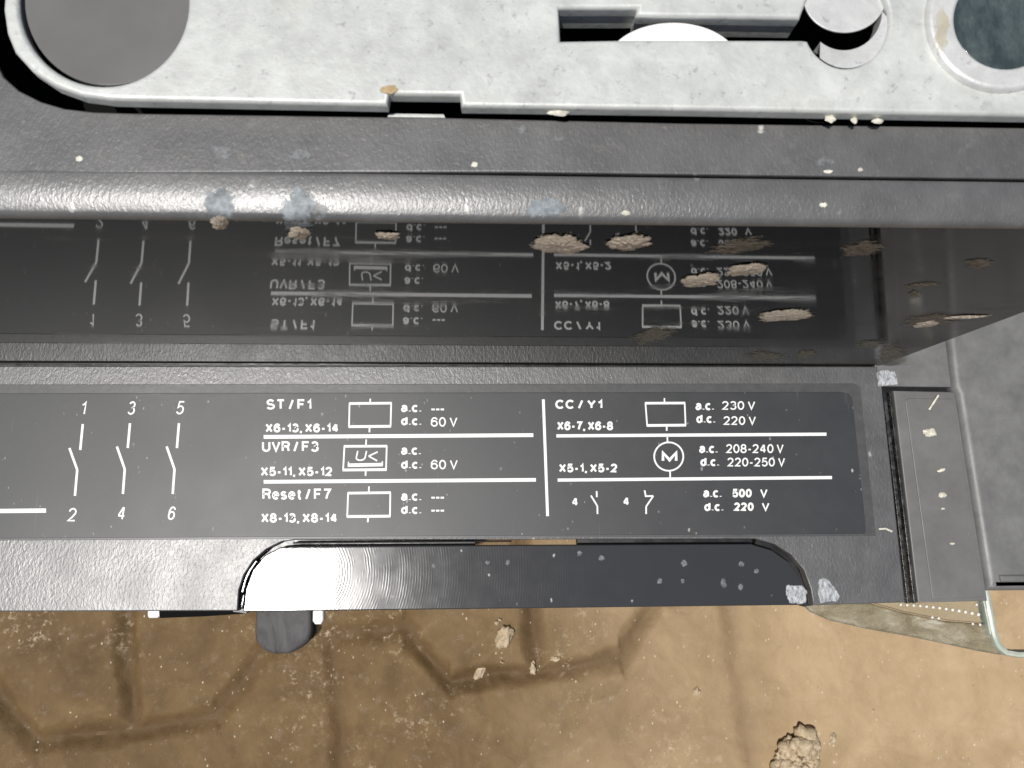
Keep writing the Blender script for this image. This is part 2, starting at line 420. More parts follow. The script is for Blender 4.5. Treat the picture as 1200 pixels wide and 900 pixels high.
# ------------------------------------------------------------------ circuit breaker
cb = thing('circuit_breaker', 'black plastic circuit breaker with white printed wiring label and grey metal plate', 'circuit breaker', Vector((0, .1, GZ)))
XL = -.34
XRs = P(1031, 425, 0).x                      # right end of the riser
yb = lambda x: 718.5-.0105*x                 # lower edge of the lip

# lower face with the cut-out for the flap
top_y = 428.5
lip = [(-700, 719)] + [(-700, 428)] + [(1028, 429.5)] + [(1034, 456), (1061, 706)]
cut = [(953, 709.5), (950, 690), (942, 668), (927, 650), (908, 638), (885, 631.5), (345, 633.0)] 
cut2 = [(345, 633.0)] + [(330, 635), (312, 644), (297, 657), (286, 674), (280, 692), (278.5, 716)]
face = lip + cut[:-1] + cut2
slab('lower_face', [PX(face, 0)], 0, .0035, M['texture'], cb, .0004)
slab('label_border', [PX([(-700, 451.5), (1000, 449.5), (1006, 452), (1008, 457), (1026, 628), (-700, 637)], 0)], .00025, .0005, M['border'], cb, .0001, 2)
lab = slab('label_panel', [PX([(-700, 462.5), (985, 459.5), (994, 461.5), (998, 467), (1014, 620), (1013, 625.5), (-700, 634.5)], 0)], .00045, .0006, M['label'], cb, .00012, 2)
ZP = .00045+.00003

# flap in the cut-out, with the dark clips in its gap
fl = [(285, 717), (288, 690), (296, 668), (310, 651), (328, 641.5), (345, 640.0), (880, 637.5), (905, 645), (925, 659), (937, 676), (943, 694), (946, 709)]
flap = slab('flap', [PX(fl, 0)], 0, .0030, M['flap'], cb, .00035, 4)
box('gap_clip', (P(338, 640, 0).x, P(338, 645, -.003).y, -.008), (P(557, 640, 0).x, P(557, 622, -.003).y, -.0042), M['black'], cb, .0002)
box('gap_clip', (P(679, 640, 0).x, P(679, 645, -.003).y, -.008), (P(888, 640, 0).x, P(888, 622, -.003).y, -.0042), M['black'], cb, .0002)
box('flap_ridge', (P(342, 640, 0).x, P(342, 637.2, -.0005).y, -.0045), (P(600, 640, 0).x, P(342, 635.6, -.0005).y, -.0008), M['black'], cb, .0002)
# dark curved rims behind both ends of the gap
def strip_px(pts, wpx, z, th, m, name, parent, bev=.0001):
    L, Rr = [], []
    for i, p in enumerate(pts):
        a_ = pts[max(i-1, 0)]; b_ = pts[min(i+1, len(pts)-1)]
        dx, dy = b_[0]-a_[0], b_[1]-a_[1]; l = math.hypot(dx, dy); nx, ny = -dy/l*wpx/2, dx/l*wpx/2
        L.append((p[0]+nx, p[1]+ny)); Rr.append((p[0]-nx, p[1]-ny))
    return slab(name, [PX(L+Rr[::-1], z)], z, th, m, parent, bev, 1)
strip_px([(281, 718), (284, 690), (293, 665), (309, 648), (330, 638), (345, 636)], 16, -.0040, .006, M['black'], 'gap_rim', cb)
strip_px([(885, 636), (915, 645), (934, 660), (944, 680), (949, 710)], 14, -.0040, .006, M['black'], 'gap_rim', cb)
strip_px([(283.5, 712), (285, 697)], 2.6, -.0016, .001, M['flap'], 'gap_glint_lip', cb)
strip_px([(283.8, 694), (287, 680), (292, 669), (300, 657)], 2.8, -.0016, .001, M['flap'], 'gap_glint_lip', cb)

# casing under the face
ycore = P(600, 627, 0).y
box('casing', (XL, ycore, GZ+.004), (P(1150, 500, 0).x, .24, -.0036), M['black'], cb, .002)
box('joint_floor', (XL, YR-.002, -.006), (XRs, YR+.004, -.0012), M['black'], cb)

# riser and upper deck
r = .0015
box('riser', (XL, YR, -.0008), (XRs, YR+.004, H-SL-r), M['riser'], cb)
y1 = YR+r; ys1 = P(600, 204.5, H).y; ys2 = P(600, 201.5, H).y
# ledge with a crowned front edge, textured
yz = [(YR+.00004, H-SL-r-.0004)]
s0 = 2.4*(SL+r*.08)/(ys1-.0004-y1)
for i in range(13):
    t = math.atan(1/s0)*i/12
    yz.append((y1-r*math.cos(t)*.985, H-SL-r+r*math.sin(t)))
y2, z2 = yz[-1]
for i in range(1, 19):
    t = i/18; yy = y2+(ys1-.0004-y2)*t
    yz.append((yy, H-(H-z2)*(1-t)**2.4))
yz += [(ys1-.00015, H-.00012), (ys1, H-.0006), (ys1, H-.006), (YR+.0045, H-.006), (YR+.0045, H-SL-r-.0004)]
profile('ledge', yz, XL, XRs, M['ledge'], cb)
box('upper_body', (XL, YR+.0042, .0006), (XRs-.0005, .24, H-.0195), M['black'], cb)

# deck plate behind the seam, with the pocket that takes the metal plate
ZM = H+.0036                                 # top of the metal plate
pk_bottom = [(1700, 158), (1200, 149.5), (800, 144), (540, 138), (160, 132.5), (110, 131), (75, 127), (48, 119), (22, 106), (4, 90), (-8, 68), (-12, 40), (-12, -60), (-12, -200)]
deck = [(-420, 203)] + [(-420, -500), (-12, -500)] + [(-12, -200), (-12, -60), (-12, 40), (-8, 68), (4, 90), (22, 106), (48, 119), (75, 127), (110, 131), (160, 132.5), (540, 138), (800, 144), (1200, 149.5), (1700, 158), (1700, 212), (600, 201.6)]
dk_pts = PX(deck, H)
for p in dk_pts:
    if abs(p.y-ys2) < .0012: p.y = ys2
    p.x = min(p.x, XRs)
slab('deck_plate', [dk_pts], H, .0012, M['deck'], cb, .0003)

# cast metal plate
def ell(cx, cy, rx, ry, n=64): return arc(cx, cy, rx, ry, 0, 360-360/n, n-1)
outer = [(1700, 141), (1200, 135), (800, 127.5), (541, 124), (539, 111.0), (456, 110.0), (454, 122.5), (170, 117.0), (130, 116), (95, 111.5), (63, 100), (36, 82), (16, 60), (7, 38), (3, 10), (6, -30), (20, -90), (60, -160), (120, -200), (1700, -200)]
def smooth_px(pts, keep):                    # Chaikin on the marked run
    out = []
    for i, p in enumerate(pts):
        out.append(p)
    return out
hole = ell(121, 2, 99, 98)
slot_l = [(655, 9), (747, 9), (745, 18), (938, 21)]
slot_b = [(940, 46), (745, 45.5), (657, 47)]
cr_ = [(x, y) for x, y in arc(992, 22, 50, 57, -156, 154, 44)]
slotloop = slot_l + cr_ + slot_b
plate = slab('metal_plate', [PX(outer, ZM), PX(hole, ZM), PX(slotloop, ZM)], ZM, .0027, M['zinc'], cb, .0007, 5)
box('pocket_floor', (XL, ys2+.004, H-.0190), (XRs-.0006, .22, H-.0172), M['matte'], cb)
zd = ZM-.0003
slab('slot_liner', [PX([(640, -6), (1060, -6), (1060, 95), (640, 92)], ZM-.0026), PX(slotloop, ZM-.0003)], ZM-.0026, .0028, M['zinc'], plate, .0001, 1)
slab('hole_cover_disc', [PX(ell(127, 1, 98, 99), zd)], zd, .0006, M['disc'], plate, .0001, 2)
# pieces seen in the keyhole slot
def cone_ring(name, A, B, m, parent):
    bm = bmesh.new(); va = [bm.verts.new(p) for p in A]; vb = [bm.verts.new(p) for p in B]; n = len(A)
    for i in range(n): bm.faces.new((va[i], va[(i+1) % n], vb[(i+1) % n], vb[i]))
    bmesh.ops.recalc_face_normals(bm, faces=bm.faces)
    if sum(f.normal.z for f in bm.faces) < 0: bmesh.ops.reverse_faces(bm, faces=bm.faces)
    for f in bm.faces: f.smooth = True
    me = bpy.data.meshes.new(name); bm.to_mesh(me); bm.free()
    return link_mesh(name, me, m, parent)
A_ = [P(x, y, ZM-.0004) for x, y in arc(992, 22, 51, 58, 2, 128, 40)]
B_ = [P(x, y, ZM-.0010) for x, y in arc(989, 12, 45, 47, 2, 128, 40)]
bm = bmesh.new(); va = [bm.verts.new(p) for p in A_]; vb = [bm.verts.new(p) for p in B_]
vc = [bm.verts.new(p-Vector((0, 0, .0025))) for p in B_]
for i in range(40):
    bm.faces.new((va[i], vb[i], vb[i+1], va[i+1])); bm.faces.new((vb[i], vc[i], vc[i+1], vb[i+1]))
bmesh.ops.recalc_face_normals(bm, faces=bm.faces)
for f in bm.faces: f.smooth = True
me = bpy.data.meshes.new('countersink'); bm.to_mesh(me); bm.free(); me.set_sharp_from_angle(angle=math.radians(40))
link_mesh('countersink', me, M['zinc_bright'], plate)
slab('pin_end', [PX(ell(990, -3, 48, 41), ZM-.0011)], ZM-.0011, .0003, M['zinc_bright'], plate, .0001, 2)
slab('white_washer', [PX(arc(789, 78, 80, 52, 180, 360, 40)+[(868, 86), (710, 86)], ZM-.0007)], ZM-.0007, .0008, M['nylon'], plate, .0002, 2)
# raised ring with its dark glass
ring = slab('raised_ring', [PX(ell(1178, 18, 90, 87), ZM+.0012), PX(ell(1180, 22, 60, 57), ZM+.0012)], ZM+.0012, .0024, M['zinc_bright'], plate, .0008, 5)
slab('sight_glass', [PX(ell(1178, 21, 62, 60), ZM+.0006)], ZM+.0006, .0008, M['glass'], plate, .0002, 2)
# light sliver of packing under the notch
slab('notch_sliver', [PX([(456, 133.5), (520, 134.5), (522, 138.5), (454, 137.5)], H+.0001)], H+.0003, .0006, M['zinc'], cb, .0001, 1)

# ---- right-hand pieces of the breaker
slab('corner_face', [PX([(1037, 452.5), (1115.5, 453.5), (1108, 392), (1092, 250), (980, 250), (1026, 430)], 0)], -.0002, .0034, M['side'], cb, .0003)
# two narrow ribs in the dark channel left of the end strip
for x0, x1, wd in ((1036.5, 1065.5, 3.6), (1043, 1072.5, 2.4)):
    strip_px([(x0, 459), (x0+(x1-x0)*.5, 582), (x1, 707)], wd, -.0007, .003, M['groove'], cb_n if False else 'channel_rib', cb)
es = slab('end_strip', [PX([(1048, 457.5), (1120, 459), (1158.5, 704.5), (1077, 706.5)], 0)], -.0004, .003, M['smooth'], cb, .0004)
slab('strip_inset', [PX([(1061, 470), (1065, 466.5), (1117.5, 467), (1154, 700), (1093, 702)], 0)], -.0001, .0006, M['smooth'], es, .0003, 3)

# printed words and symbols ------------------------------------------------
def _a(cx, cy, rx, ry, a0, a1, n=12): return [(cx+rx*math.cos(math.radians(a0+(a1-a0)*i/n)), cy+ry*math.sin(math.radians(a0+(a1-a0)*i/n))) for i in range(n+1)]
def _o(cx, cy, rx, ry, n=22): return _a(cx, cy, rx, ry, 0, 360-360/n, n-1)+['closed']
_S = _a(.30, .745, .27, .255, 25, 250, 12)+_a(.30, .255, .31, .255, 75, -155, 12)
GL = {'0': [_o(.28, .5, .28, .5)], '1': [[(0, .76), (.17, .82), (.26, 1), (.26, 0)]],
 '2': [_a(.28, .71, .27, .29, 170, -25)+[(.3, .28), (.02, 0), (.58, 0)]],
 '3': [_a(.27, .755, .24, .245, 160, -80)+_a(.27, .265, .28, .265, 80, -160)],
 '4': [[(.43, 0), (.43, 1)], [(.38, 1), (.02, .33)], [(0, .28), (.6, .28)]], '5': [[(.53, 1), (.12, 1), (.05, .52)]+_a(.27, .32, .28, .32, 125, -155)],
 '6': [_o(.28, .31, .28, .31), _a(.31, .5, .31, .5, 180, 35)], '7': [[(0, 1), (.55, 1), (.32, .5), (.2, 0)]],
 '8': [_o(.28, .755, .23, .245), _o(.28, .26, .28, .26)], 'S': [_S],
 'T': [[(0, 1), (.62, 1)], [(.31, 1), (.31, 0)]], 'F': [[(.54, 1), (0, 1), (0, 0)], [(0, .52), (.46, .52)]],
 'X': [[(0, 1), (.62, 0)], [(.62, 1), (0, 0)]], 'U': [[(0, 1)]+_a(.30, .31, .30, .31, 180, 360)+[(.6, 1)]],
 'V': [[(0, 1), (.32, 0), (.64, 1)]], 'R': [[(0, 0), (0, 1), (.36, 1)]+_a(.36, .76, .23, .24, 80, -90, 8)+[(0, .52)], [(.34, .52), (.5, .40), (.56, 0)]],
 'C': [_a(.34, .5, .34, .5, 42, 318, 18)], 'Y': [[(0, 1), (.31, .44), (.62, 1)], [(.31, .44), (.31, 0)]],
 'M': [[(0, 0), (0, 1), (.38, .08), (.76, 1), (.76, 0)]],
 'a': [_a(.22, .50, .19, .21, 165, 0, 8)+[(.42, .02)], [(.41, .42), (.20, .40)]+_a(.17, .20, .17, .20, 100, 290, 8)+[(.41, .17)]],
 'c': [_a(.24, .35, .24, .36, 48, 312)], 'd': [_o(.22, .35, .22, .36), [(.45, 1), (.45, 0)]],
 'e': [[(.02, .38), (.46, .38)]+_a(.24, .35, .24, .36, 8, 318)], 's': [[(x*.68, y*.71) for x, y in _S]],
 'o': [_o(.24, .35, .24, .36)], 't': [[(.13, .95), (.13, .15), (.2, 0), (.3, 0)], [(0, .70), (.3, .70)]],
 '-': [[(0, .38), (.30, .38)]], '.': [[(0, -.03), (0, .07)]], ',': [[(.07, .07), (0, -.24)]], '/': [[(0, -.03), (.3, 1.03)]]}
def text(s, x0, x1, base, h, bold=0.0, shear=0.0, z=ZP, ref='H'):
    w = (2.4 if bold >= .018 else 1.95 if bold > .009 else 1.65)*(1.12 if h > 15 else 1)
    if s == 'M': w = 3.3
    if ref == 'x': h = h/.71
    hh = h-w; gap = (w*1.12+h*.085)/h; pen = 0; items = []
    for ch in s:
        if ch == ' ': pen += .20 if '/' in s else .26; continue
        g = GL[ch]; wd = max(p[0] for st in g for p in st if p != 'closed')
        items.append((g, pen)); pen += wd+gap*(.9 if ch in '.,' else 1)
        last = pen-gap*(.9 if ch in '.,' else 1)
    if shear: x1 -= shear*h*.55
    sx = (x1-x0-w)/max(last, .2) if s != '1' else hh
    bm = bmesh.new(); k = 0
    for g, px_ in items:
        for st in g:
            closed = st[-1] == 'closed'; pts = [p for p in st if p != 'closed']
            q = [(x0+w/2+(px_+p[0])*sx+shear*hh*p[1], base-w/2-p[1]*hh+ (x0-600)*0) for p in pts]; n = len(q)
            L, R_ = [], []
            for i in range(n):
                a_ = q[(i-1) % n] if closed or i > 0 else None; b_ = q[(i+1) % n] if closed or i < n-1 else None
                d1 = Vector((q[i][0]-a_[0], q[i][1]-a_[1])).normalized() if a_ else None
                d2 = Vector((b_[0]-q[i][0], b_[1]-q[i][1])).normalized() if b_ else None
                d1 = d1 or d2; d2 = d2 or d1
                n1 = Vector((-d1.y, d1.x)); n2 = Vector((-d2.y, d2.x)); m_ = (n1+n2)
                m_ = m_.normalized() if m_.length > .2 else n1
                m_ = m_*(w/2/max(m_.dot(n1), .5)); zz_ = z+.000003*k
                e = Vector((0, 0))
                if not closed and i == 0 and n == 2 and s == '.': e = Vector((0, 0))
                L.append(bm.verts.new(P(q[i][0]+m_.x, q[i][1]+m_.y, zz_))); R_.append(bm.verts.new(P(q[i][0]-m_.x, q[i][1]-m_.y, zz_)))
            for i in range(n if closed else n-1):
                j_ = (i+1) % n; bm.faces.new((L[i], L[j_], R_[j_], R_[i]))
            k += 1
    for f in bm.faces:
        f.normal_update()
        if f.normal.z < 0: f.normal_flip()
    me = bpy.data.meshes.new('printed_text'); bm.to_mesh(me); bm.free()
    return link_mesh('printed_text', me, M['print'], lab)
B = .018
for args in [('ST / F1', 312, 365, 480, 12.2, B), ('X6-13, X6-14', 311, 397, 506.8, 10.6, B), ('UVR / F3', 307, 373.5, 529.5, 12.5, B),
    ('X5-11, X5-12', 305.5, 389.5, 558, 11, B), ('Reset / F7', 307.5, 388, 585.5, 13, B), ('X8-13, X8-14', 306, 395.5, 612.5, 11.2, B),
    ('60 V', 504.8, 536, 500, 11.2, 0), ('60 V', 504.8, 536.4, 550, 11.2, 0),
    ('CC / Y1', 650.7, 706, 479.2, 10.8, B), ('X6-7, X6-8', 652.7, 718.5, 504.3, 10.6, B), ('X5-1, X5-2', 655, 723.5, 553.7, 10.4, B),
    ('230 V', 846, 885, 480.3, 10.3, .004), ('220 V', 847.7, 885.8, 498, 10.3, .004), ('208-240 V', 850.7, 918.3, 531, 10.6, .004),
    ('220-250 V', 852.3, 920, 546.7, 10.4, .004), ('500', 858, 881, 583, 10.2, B), ('220', 860, 883.3, 598.8, 10, B), ('V', 890.7, 899.5, 583, 10.2, .01), ('V', 892.7, 901.7, 598.8, 10, .01),
    ('4', 670, 677.6, 592.9, 10, B*.6), ('4', 730, 737.6, 592.4, 10, B*.6), ('M', 775.3, 794, 541.5, 12.5, .03)]:
    text(*args)
for s, x0, x1, b in [('a.c.', 470, 493.7, 483), ('a.c.', 470, 493.2, 533), ('a.c.', 470, 493.7, 586.8), ('a.c.', 815, 836.7, 480.8),
                     ('a.c.', 819.3, 841, 531), ('a.c.', 824, 845.7, 583)]:
    text(s, x0, x1, b, 7.9, B, 0, ZP, 'x')
for s, x0, x1, b in [('d.c.', 470, 493.7, 498.4), ('d.c.', 470, 493.7, 549.3), ('d.c.', 470, 493.7, 602.3), ('d.c.', 816, 838.2, 495.8),
                     ('d.c.', 820.7, 842.7, 546.3), ('d.c.', 825.3, 847.7, 598.9)]:
    text(s, x0, x1, b, 10.6, B)
for s, x0, x1, b in [('1', 94, 101, 486), ('3', 149, 159, 486), ('5', 205.7, 216.2, 485.7), ('2', 78.5, 90, 611), ('4', 137, 147.5, 609.3), ('6', 196, 205.8, 609.3)]:
    text(s, x0, x1, b, 15.8, .004, .18)
text('U', 416, 429.5, 540.2, 12.6, 0, .22); 
def seg(p, q, w, z=ZP):
    dx, dy = q[0]-p[0], q[1]-p[1]; l = math.hypot(dx, dy); nx, ny = -dy/l*w/2, dx/l*w/2
    return [P(p[0]+nx, p[1]+ny, z), P(q[0]+nx, q[1]+ny, z), P(q[0]-nx, q[1]-ny, z), P(p[0]-nx, p[1]-ny, z)]
def pl(name, pts, w): return flat_mesh(name, [seg(pts[i], pts[i+1], w, ZP+.000002*i) for i in range(len(pts)-1)], M['print'], lab)
pl('less_than_sign', [(442.5, 529.5), (432, 534.5), (442, 540)], 1.7)
for a_, b_, w in [((309, 512), (625, 509.9), 4.4), ((309, 564.6), (628, 562.3), 4.2), ((652, 510.8), (968.5, 508.8), 3.7), ((653.5, 562.6), (975, 559.6), 3.7),
                  ((636.7, 468), (641.7, 604.8), 3.3), ((-420, 603), (54, 598.3), 5)]:
    pl('printed_rule', [a_, b_], w)
for y, xa in ((479.8, 505.5), (583.2, 505.5), (598.4, 505.5)):
    flat_mesh('printed_dashes', [seg((xa+i*5.4, y), (xa+i*5.4+4.0, y), 2.1) for i in range(3)], M['print'], lab)
def relay(tl, tr, br, bl, st, sb, extra=None):
    q = [seg(tl, tr, 2.9), seg((bl[0], bl[1]), br, 3.1), seg((tl[0]+.6, tl[1]), (bl[0]+.6, bl[1]), 1.8, ZP+.000002), seg((tr[0]-.6, tr[1]), (br[0]-.6, br[1]), 1.8, ZP+.000002)]
    q.append(seg(*st, 1.7, ZP+.000004)); q.append(seg(*sb, 1.9, ZP+.000004))
    if extra: q += extra
    return flat_mesh('relay_coil_symbol', q, M['print'], lab)
relay((409, 472.9), (459, 472.4), (458.3, 499.5), (408.4, 500), ((434, 467.2), (433.6, 472)), ((433.2, 500.5), (432.8, 506.6)))
relay((403, 523), (453.8, 522.8), (453, 550.3), (401.5, 550.8), ((429.2, 515), (428.8, 522)), ((428.6, 551), (428.3, 557.5)),
      [seg((407.5, 545.2), (448.5, 544.4), 4, ZP+.000003), seg((408.5, 541), (408, 545), 1.3, ZP+.000006), seg((448, 540.5), (448.3, 545), 1.3, ZP+.000006)])
relay((407.3, 577.9), (458, 577.3), (457.6, 604.8), (406.3, 605.3), ((432.4, 570), (432.1, 577)), ((431.3, 606), (431, 612)))
relay((755.8, 472.5), (803, 472.3), (804, 498.2), (757.8, 498.6), ((778.6, 466.5), (778.7, 471.8)), ((781.3, 499), (781.3, 504.8)))
ci = [P(783.7+18*math.cos(t), 535+17.6*math.sin(t), ZP+.000002) for t in np.linspace(0, 2*math.pi, 49)[:-1]]
co_ = [P(783.7+16.1*math.cos(t), 535+15.7*math.sin(t), ZP+.000002) for t in np.linspace(0, 2*math.pi, 49)[:-1]]
flat_mesh('motor_symbol', [[ci[i], ci[(i+1) % 48], co_[(i+1) % 48], co_[i]] for i in range(48)] + [seg((782, 511.5), (782.2, 517.8), 1.8), seg((785.2, 552.2), (785.4, 559.5), 1.8)], M['print'], lab)
def sw(polys, w):
    q = []
    for pts in polys:
        for i in range(len(pts)-1): q.append(seg(pts[i], pts[i+1], w, ZP+.000002*len(q)))
    flat_mesh('switch_contact_symbol', q, M['print'], lab)
sw([[(97, 497), (94, 527.3)], [(81.3, 525), (90.5, 550.5), (87.8, 581)]], 2.8)
sw([[(152.3, 496), (149.7, 525)], [(137, 523.3), (146.2, 549.8), (144, 578.8)]], 2.8)
sw([[(209.7, 496), (207.3, 525)], [(195.3, 523.3), (204.5, 549.8), (202.4, 578.8)]], 2.8)
sw([[(699.2, 575.5), (699.4, 582.5)], [(692.5, 580.7), (700, 593), (700.2, 602.3)]], 1.9)
sw([[(755.4, 574.5), (756.8, 582)], [(756, 581.5), (765.6, 581.2), (757.2, 593.5), (757.2, 602.3)]], 1.9)

# marks on the riser -------------------------------------------------------
rl = [(655, 286, 39, 15, -3, 'mud_chip'), (737, 283, 33, 12, 4, 'mud_chip'), (868, 288, 46, 11, 9, 'mud_dim'), (821, 328, 29, 10.5, 6, 'mud_chip'),
      (876, 315, 31, 10, 6, 'mud_chip'), (921, 369, 41, 9, 5, 'mud_chip'), (1011, 291, 33, 11, 9, 'mud_dim'), (897, 417, 27, 8, -4, 'mud_dim'),
      (944, 415, 15, 7, 3, 'mud_dim'), (1092, 375, 48, 10, 6, 'mud_dim'), (1085, 379, 22, 5, 8, 'mud_chip'), (1146, 309, 20, 8, 3, 'mud_dim'), (1020, 403, 22, 6, 2, 'mud_dim'), (1080, 334, 26, 4, 7, 'mud_dim'),
      (765, 393, 36, 13, 14, 'mud_dim'), (1130, 371, 36, 2.6, 3, 'mud_chip'), (454, 275, 18, 6, 0, 'mud_chip'), (258, 260, 14, 11, 0, 'mud_chip'), (350, 272, 18, 9, 0, 'mud_chip'), (1072, 345, 12, 6, 0, 'mud_dim')]
for i, (x, y, rx, ry, an, mm) in enumerate(rl):
    mark_riser('mud_smear', x, y, rx, ry, M[mm], cb, 20+i, an, dome=.0004 if mm == 'mud_chip' else .0002)
mark_riser('worn_corner', 1046, 418, 24, 19, M['mud_dim'], cb, 77)
# scuffs that run over the ledge and its rounded edge
def ledge_z(y):
    for (ya, za), (yb_, zb) in zip(LP[:-1], LP[1:]):
        if ya <= y <= yb_: return za+(zb-za)*(y-ya)/max(yb_-ya, 1e-9)
    return LP[-1][1] if y > LP[-1][0] else -1
def on_profile(px, py):
    lo, hi = H-SL-r-.0006, H+.0002
    if P(px, py, lo).y < YR: return PR(px, py, .00003), Vector((0, -1, 0))
    for _ in range(22):
        mid = (lo+hi)/2; p = P(px, py, mid)
        if mid > ledge_z(p.y): hi = mid
        else: lo = mid
    p = P(px, py, hi); return p+Vector((0, -.00003, .00003)), Vector((0, -.3, 1))
def px_mark(name, cx, cy, outline, m, parent, seed, fn, rings=7, jag=.12, dome=.00004, label=None):
    """patch whose outline is a radius function or a list of photo points, laid on fn's surface"""
    bm = bmesh.new(); lay = bm.verts.layers.float.new('edge'); n = 48; off = seed*3.7
    def R(t):
        if callable(outline): return outline(t)
        best = None; d = (math.cos(t), math.sin(t)); k = len(outline)
        for i in range(k):
            ax, ay = outline[i][0]-cx, outline[i][1]-cy; bx, by = outline[(i+1) % k][0]-cx, outline[(i+1) % k][1]-cy
            ex, ey = bx-ax, by-ay; den = d[0]*ey-d[1]*ex
            if abs(den) < 1e-9: continue
            tt = (ax*ey-ay*ex)/den; uu = (ax*d[1]-ay*d[0])/den
            if tt > 0 and -1e-6 <= uu <= 1+1e-6: best = tt if best is None else max(best, tt)
        return best or 1
    c0, w = fn(cx, cy); cen = bm.verts.new(c0+w*dome); cen[lay] = 1; prev = None
    for q in range(1, rings+1):
        ring = []
        for i in range(n):
            t = 2*math.pi*i/n; f = q/rings
            rr = f*R(t)*(1+jag*noise.noise((math.cos(t)*2+off, math.sin(t)*2, off))+jag*.6*noise.noise((math.cos(t)*7+off, math.sin(t)*7, 4)))
            p, w = fn(cx+rr*math.cos(t), cy+rr*math.sin(t)); vv = bm.verts.new(p+w*dome*(1-f*f)); vv[lay] = 1-f**2.2; ring.append(vv)
        for i in range(n):
            if prev is None: bm.faces.new((cen, ring[(i+1) % n], ring[i]))
            else: bm.faces.new((prev[i], prev[(i+1) % n], ring[(i+1) % n], ring[i]))
        prev = ring
    for f in bm.faces: f.smooth = True
    me = bpy.data.meshes.new(name); bm.to_mesh(me); bm.free()
    return link_mesh(name, me, m, parent, label)
LP = yz[:yz.index((ys1-.00015, H-.00012))+1]
def el(rx, ry): return lambda t: rx*ry/math.hypot(ry*math.cos(t), rx*math.sin(t))
for i, (x, y, rx, ry, mm) in enumerate([(257, 240, 22, 24, 'scuff_blue'), (350, 248, 25, 28, 'scuff_blue'), (374, 248, 14, 12, 'spot'), (636, 243, 29, 14, 'scuff_blue'),
        (733, 249.5, 4.5, 3, 'flake'), (965, 240, 4.5, 2.6, 'flake')]):
    px_mark('ledge_scuff', x, y, el(rx, ry), M[mm], cb, 60+i, on_profile, jag=.35)
for i, (x, y, rx, ry, mm) in enumerate([(262, 178, 20, 12, 'spot'), (352, 181, 16, 9, 'spot'), (93, 186, 4.5, 3, 'flake'), (556, 193, 4, 3, 'flake'), (970, 201, 5, 2, 'flake'), (1008, 199, 3, 2, 'flake'),
        (610, 152, 10, 6, 'spot'), (655, 162, 9, 6, 'spot'), (965, 190, 16, 7, 'spot')]):
    mark_top('deck_scuff', x, y, rx, ry, H+.00002, M[mm], cb, 80+i, dome=.00005)
mark_top('rust_speck', 457, 105, 13, 7, ZM+.00002, mat_mark('rust_stain', (.34, .24, .12), (.5, .38, .22), 800), plate, 5)
mark_top('brown_stain', 1103, 35, 10, 34, ZM+.00125, mat_mark('tan_stain', (.50, .45, .32), (.62, .58, .46), 300, .6, 1.0, amax=.6), ring, 6)
# worn corners at the gap and by the end strip
slab_m = lambda nm, pts, z: None
fz = lambda x, y: (P(x, y, .00004), Vector((0, 0, 1)))
px_mark('worn_corner', 933, 697, [(919, 684), (941, 684), (948, 692), (947, 707), (940, 709.5), (923, 709), (919, 697)], M['scuff_white'], flap, 90, fz)
px_mark('worn_corner', 969, 694, [(957, 677), (966, 672), (973, 678), (987, 698), (983, 707), (960, 708.5), (956, 695)], M['scuff_white'], cb, 91, fz)
px_mark('worn_corner', 1039, 444, [(1025, 436), (1036, 431), (1049, 434), (1056, 452), (1027, 454)], M['scuff_white'], cb, 92, fz)
for i, (x, y, rx, ry) in enumerate([(679, 649, 4.5, 4), (705, 654, 4.5, 4), (773, 681, 4.5, 4.5), (802, 660, 5, 5), (848, 684, 4, 7), (868, 688, 4, 5), (869, 661, 4.5, 4.5), (886, 669, 4, 4),
        (571, 659, 4, 3), (595, 659, 3, 4.5), (508, 663, 3, 3.5), (800, 681, 3, 3.5)]):
    mark_top('pale_spot', x, y, rx, ry, .00003, M['spot'], flap, 100+i, dome=.00004)
mark_top('dry_flake', 1090, 507, 8, 5, .0001, M['flake'], es, 130, dome=.0008)
mark_top('dry_flake', 1103, 551, 5, 2, .0001, M['flake'], es, 131, 15, dome=.0005)
mark_top('dry_flake', 1104.5, 580, 4.5, 3.3, .0001, M['flake'], es, 132, dome=.0007)
mark_top('dry_flake', 1105, 596, 2.5, 1.3, .0001, M['flake'], es, 133, dome=.0004)
mark_top('dry_flake', 1116, 637, 3, 1.6, .0001, M['flake'], es, 134, dome=.0004)
for pts in ([(1030, 620), (1038, 619.5), (1046, 623)], [(1100, 463), (1093, 474), (1089, 480)]):
    strip_px(pts, 2.2, .0004, .0003, M['flake'], 'fibre', cb)

# latch, white nibs and thin lip under the flap
lz = -.012
slab('latch', [PX([(300, 700), (365, 700), (364.5, 741), (361, 751), (352, 760), (338, 766.5), (322, 767), (308, 762), (299, 751), (298, 740)], lz)], lz, .010, M['latch'], cb, .0012, 5)
slab('latch_shadow', [PX([(340, 705), (370, 705), (371, 741), (366, 748), (355, 757), (340, 760)], lz-.004)], lz-.004, .008, M['black'], cb, .0005)  # black slab added as the shadow at the latch's right side
slab('white_nib', [PX([(366.5, 704), (379, 704), (379, 727), (376, 732), (369, 732), (366, 728)], -.0045)], -.0045, .004, M['nylon'], cb, .0006, 4)
slab('white_nib', [PX([(172.5, 704), (187, 704), (187, 722), (184, 724.5), (174, 724.5), (172.5, 722)], -.0045)], -.0045, .004, M['nylon'], cb, .0005, 4)
slab('lip_underside', [PX([(185, 706), (284, 706), (284, 719.5), (240, 722.5), (187, 724.5)], -.0042)], -.0042, .003, M['matte'], cb, .0003)

